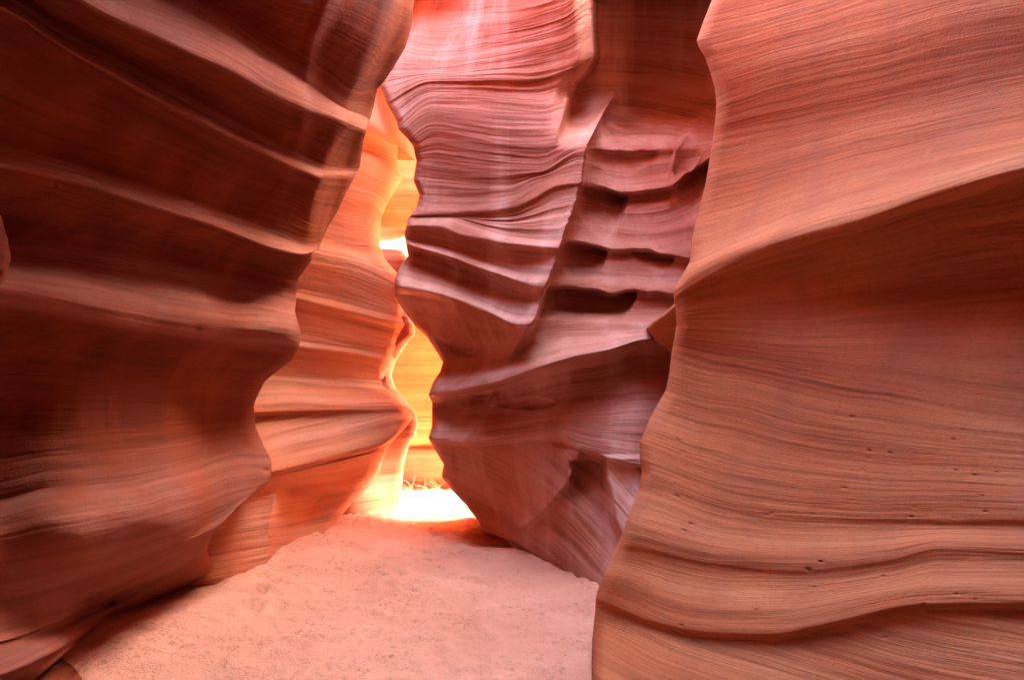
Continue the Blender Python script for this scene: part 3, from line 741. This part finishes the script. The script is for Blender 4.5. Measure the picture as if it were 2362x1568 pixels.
# ------------------------------------------------------------------ second left wall
def second_left():
    sil = [(1000, 100), (990, 180), (985, 300), (966, 366), (958, 371), (945, 352), (936, 337), (918, 340), (915, 360), (917, 385), (927, 416), (911, 439), (891, 474), (879, 501),
           (876, 531), (876, 567), (888, 595), (907, 618), (930, 640), (945, 690), (942, 735), (940, 751), (930, 790), (908, 838), (900, 864), (906, 892), (925, 915), (945, 940),
           (951, 958), (949, 968), (935, 985), (915, 1006), (896, 1030), (880, 1066), (876, 1085), (862, 1108), (840, 1135), (812, 1160), (790, 1185), (772, 1215), (765, 1232), (760, 1300), (755, 1500)]
    X0 = 380
    rows = [
        ([(X0, -60), (700, 10), (990, 180)], -.3),
        ([(X0, 40), (700, 110), (850, 190), (985, 285)], -.2),
        ([(X0, 120), (700, 200), (850, 285), (900, 318), (960, 369)], .22),
        ([(X0, 132), (700, 216), (850, 300), (885, 322), (940, 345)], .20),
        ([(X0, 170), (700, 250), (850, 325), (890, 342), (916, 352)], .0),
        ([(X0, 200), (700, 285), (835, 340), (890, 358), (916, 378)], .0),
        ([(X0, 225), (700, 310), (835, 368), (890, 388), (925, 412)], .10),
        ([(X0, 255), (700, 330), (820, 392), (880, 420), (911, 439)], .06),
        ([(X0, 300), (700, 370), (820, 425), (880, 450), (893, 470)], .04),
        ([(X0, 480), (650, 510), (740, 545), (820, 565), (876, 572)], -.13),
        ([(X0, 510), (650, 545), (737, 578), (820, 595), (868, 612), (906, 617)], -.02),
        ([(X0, 520), (650, 555), (737, 590), (820, 610), (868, 630), (938, 665)], .02),
        ([(X0, 610), (680, 672), (803, 700), (943, 738)], -.08),
        ([(X0, 625), (680, 687), (803, 717), (942, 751)], .0),
        ([(X0, 638), (680, 700), (803, 730), (938, 765)], -.05),
        ([(X0, 735), (689, 785), (848, 808), (916, 820)], -.10),
        ([(X0, 750), (689, 799), (848, 820), (909, 836)], -.04),
        ([(X0, 765), (689, 813), (848, 834), (903, 852)], -.09),
        ([(X0, 840), (620, 862), (750, 872), (850, 878), (903, 882)], -.17),
        ([(X0, 905), (590, 905), (750, 905), (850, 908), (924, 914)], -.02),
        ([(X0, 962), (590, 950), (700, 946), (850, 943), (947, 943)], .12),
        ([(X0, 970), (590, 959), (700, 955), (850, 949), (951, 955)], [.0, .02, .06, .12, .13]),
        ([(X0, 1100), (600, 1050), (763, 1015), (855, 985), (904, 970), (950, 963)], .2),
        ([(X0, 1135), (628, 1085), (763, 1052), (855, 1028), (904, 1008), (925, 995)], .32),
        ([(X0, 1150), (628, 1099), (763, 1066), (845, 1046), (880, 1036), (892, 1036)], .26),
        ([(X0, 1190), (628, 1140), (740, 1110), (820, 1090), (870, 1090)], [.1, .06, .0, -.02, -.02]),
        ([(X0, 1300), (615, 1230), (700, 1205), (770, 1190), (790, 1186)], [.1, .0, -.12, -.12, -.1]),
        ([(X0, 1390), (600, 1300), (700, 1262), (765, 1232)], [.1, .02, -.05, 0]),
        ([(X0, 1600), (600, 1550), (700, 1520), (756, 1480)], 0),
    ]
    base = rbf([(380, 1390, 4.9), (480, 1345, floor_d(1345)), (600, 1300, floor_d(1302)), (690, 1265, floor_d(1266)), (765, 1232, floor_d(1235)), (590, 930, 5.8), (950, 960, 6.8), (876, 560, 6.8), (720, 600, 6.2), (960, 370, 7.5), (840, 300, 6.8),
                (940, 740, 6.85), (900, 865, 6.75), (700, 946, 6.15), (628, 1087, 5.65), (870, 1080, 6.65), (380, 900, 5.1), (380, 300, 5.2), (700, -320, 6.3), (1000, -320, 7.6), (380, -320, 5.4)])
    fold = lineV([(640, 1120), (632, 1150), (622, 1200), (614, 1290)])
    def feats(px, py, V):
        a = np.zeros_like(px)
        df = px - fold(py)
        a += .16 * sstep(df / 40) * win(py, 1150, 1290, 30, 30) * (1 - sstep((df - 60) / 120))
        a -= .04 * np.exp(-np.abs(df) / 14) * win(py, 1150, 1300, 30, 30)
        return a
    def strat_fn(px, py, V, v):
        low = (V > v[21]) & (V < v[24])
        return np.where(low, py + .25 * (px - 600) + 2000, np.where(V >= v[24], py + .2 * (px - 600) + 3000, V))
    g = loft(rows, sil, 'R', base, feats, colstep=3.0, curl=(30, .25), off=(-9999, 9999),
             back=((6, .12), (20, .25), (50, .4), (110, .55), (200, .7), (380, .9)), seed=51, strat_fn=strat_fn, fine=.013, coarse=.02)
    g = add_rows(g, [(5.0, -.5, .1), (5.1, -3, .1), (5.2, -25, .1)], True)
    g = add_rows(g, [(-.6, 0, 0)], False)
    o = mesh_grid('rock_wall', g, M_L2)
    tag(o, 'salmon orange banded rock wall seen between the dark left wall and the bright gap', 'rock wall', 'thing')
    return o
SECOND = second_left()

# ------------------------------------------------------------------ glowing wall behind it
def glow_wall():
    sil = [(945, 600), (942, 700), (955, 752), (957, 772), (942, 788), (927, 810), (911, 838), (903, 864), (911, 892), (927, 912), (946, 936), (958, 951), (964, 979), (958, 1006),
           (946, 1018), (939, 1041), (931, 1077), (927, 1120), (924, 1143), (915, 1176), (914, 1186), (912, 1300)]
    X0 = 640
    rows = [
        ([(X0, 600), (800, 600), (945, 600)], 0),
        ([(X0, 740), (800, 750), (955, 755)], .05),
        ([(X0, 850), (800, 860), (903, 862)], -.08),
        ([(X0, 950), (800, 950), (962, 965)], .12),
        ([(X0, 1000), (800, 1010), (957, 1008)], .14),
        ([(X0, 1050), (800, 1060), (937, 1050)], .04),
        ([(X0, 1110), (800, 1120), (928, 1112)], .0),
        ([(X0, 1250), (760, 1228), (840, 1204), (914, 1183)], .03),
        ([(X0, 1350), (800, 1330), (912, 1300)], .1),
    ]
    base = rbf([(640, 600, 7.0), (945, 600, 7.05), (640, 1250, 6.4), (760, 1228, 6.65), (914, 1182, floor_d(1182) + .02), (950, 960, 6.92), (900, 865, 6.86), (800, 950, 6.7), (912, 1300, 6.8), (840, 1204, floor_d(1204) + .02)])
    g = loft(rows, sil, 'R', base, None, colstep=4.0, curl=(20, .10), off=(-9999, 9999), back=((8, .10), (30, .25), (80, .5), (160, .7)), seed=63, fine=.012, coarse=.03)
    g = add_rows(g, [(2.75, -.1, .1), (2.8, -.6, .4), (2.6, -1.0, .3)], True)
    g = add_rows(g, [(-.6, 0, 0)], False)
    o = mesh_grid('rock_pillar', g, M_L2)
    tag(o, 'smooth glowing orange rock foot beside the sunlit patch of sand', 'rock pillar', 'thing')
glow_wall()

# ------------------------------------------------------------------ far back wall
def back_wall():
    sil = [(1600, -200), (1600, 300), (1600, 700), (1600, 1000), (1600, 1300)]
    X0 = 560
    def r(y, slope=0.0):
        return [(X0, y - 200 * slope), (880, y), (960, y + 40 * slope), (1100, y + 100 * slope), (1600, y + 200 * slope)]
    rows = [(r(-200), .2), (r(200), .25), (r(330), .3), (r(450), .33), (r(522, .05), .26), (r(532, .05), .3), (r(575, .1), .55), (r(640, .1), .85), (r(690), .85), (r(760), .7), (r(860), .5), (r(930), .42),
            (r(1000), .36), (r(1040), .2), (r(1090), .1), (r(1140), .1), (r(1250), .1)]
    base = rbf([(560, 500, 9.6), (560, 1200, 9.3), (880, 500, 9.0), (960, 1130, 8.85), (960, 300, 9.1), (1150, 700, 8.85), (1150, 1100, 8.75), (1600, 500, 10.2), (1600, 1200, 10.0), (960, -200, 9.2)])
    def feats(px, py, V):
        return .10 * np.sin(px / 40 + py / 90) * win(py, 200, 520, 60, 20) + .02 * np.sin(px / 17 - py / 40) * win(py, 500, 1020, 20, 40)
    g = loft(rows, sil, 'R', base, feats, colstep=4.0, curl=(26, .02), off=(-9999, 9999), seed=71, fine=.006, coarse=.02, chip=.003)
    g = add_cols(g, [(5.5, 11, .5), (7, 11.0, .5), (10, 11, .3)], False)
    g = add_cols(g, [(-8, 10, .3)], True)
    g = add_rows(g, [(6.3, 0, .1), (7.2, 0, .3), (7.5, 0, 20)], True)
    g = add_rows(g, [(-.6, 0, 0)], False)
    o = mesh_grid('rock_wall', g, M_B)
    rows = [(r(1006, .05), -.2), (r(1024, .05), .18), (r(1036, .05), .33), (r(1060, .06), .31), (r(1085, .04), .27), (r(1112), .22), (r(1140), .2), (r(1250), .2)]
    g = loft(rows, [(1600, 1000), (1600, 1100), (1600, 1260)], 'R', base, None, colstep=3.0, curl=(26, .02), off=(-9999, 9999), seed=78, fine=.010, coarse=.03, chip=.006)
    b = mesh_grid('rock_bench', add_rows(g, [(-.6, 0, 0)], False), M_L2, o)
    b['label'] = 'low orange ledge at the foot of the golden wall'
    tag(o, 'golden glowing rock wall at the far end behind the sunlit sand', 'rock wall', 'thing')
back_wall()


# ------------------------------------------------------------------ knob at the left frame edge
def knob():
    nu, nw = 60, 40
    U, Wv = np.meshgrid(np.linspace(0, 2 * math.pi, nu + 1), np.linspace(.02, math.pi - .02, nw))
    rr = 1 + .22 * fbm(np.cos(U) * 1.6 + 5, Wv * 2.4 + np.sin(U) * 1.2, 3, 4)
    rr[:, -1] = rr[:, 0]
    x = np.sin(Wv) * np.cos(U) * rr; y = np.sin(Wv) * np.sin(U) * rr; z = np.cos(Wv) * rr
    P = to_world(-28 + 50 * x, 580 - 92 * z + 6 * x, 2.22 + .30 * (y + 1))
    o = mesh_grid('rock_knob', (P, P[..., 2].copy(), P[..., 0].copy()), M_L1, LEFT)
    o['label'] = 'rounded reddish knob sticking out of the wall'
knob()

# ------------------------------------------------------------------ dry roots above the sunlit sand
def roots():
    k = N('dry_straw')
    geo = k.n('ShaderNodeNewGeometry').outputs['Position']
    mat = k.finish(k.ramp(k.noise(geo, 14, 3), [(.3, (.42, .26, .12)), (.7, (.60, .42, .22))]), None, rough=.8)
    rng = random.Random(9)
    V, Fc = [], []
    def tube(pts, r):
        b = len(V)
        for i, p in enumerate(pts):
            t = i / (len(pts) - 1)
            d = (pts[min(i + 1, len(pts) - 1)] - pts[max(i - 1, 0)]).normalized()
            a = d.orthogonal().normalized(); c = d.cross(a)
            for q in range(4):
                an = q * math.pi / 2
                V.append(p + (a * math.cos(an) + c * math.sin(an)) * r * (1 - .7 * t))
        for i in range(len(pts) - 1):
            for q in range(4):
                Fc.append((b + i * 4 + q, b + i * 4 + (q + 1) % 4, b + i * 4 + 4 + (q + 1) % 4, b + i * 4 + 4 + q))
    for i in range(30):
        x = rng.uniform(-1.32, -.72)
        p = Vector((x, 8.24 + rng.uniform(-.05, .03), rng.uniform(-.02, .03)))
        d = Vector((rng.uniform(-.8, .8), rng.uniform(-.35, .1), rng.uniform(.5, 1.0))).normalized()
        pts = [p.copy()]
        for s_ in range(7):
            d = (d + Vector((rng.uniform(-.3, .3), rng.uniform(-.12, .08), rng.uniform(-.34, .06)))).normalized()
            p = p + d * rng.uniform(.02, .055)
            pts.append(p.copy())
        tube(pts, rng.uniform(.0015, .003))
    me = bpy.data.meshes.new('dry_grass')
    me.from_pydata([tuple(v) for v in V], [], Fc); me.materials.append(mat)
    o = bpy.data.objects.new('dry_grass', me); COL.objects.link(o)
    tag(o, 'tangle of dry pale roots and grass at the foot of the golden far wall', 'dry grass', 'thing')
roots()
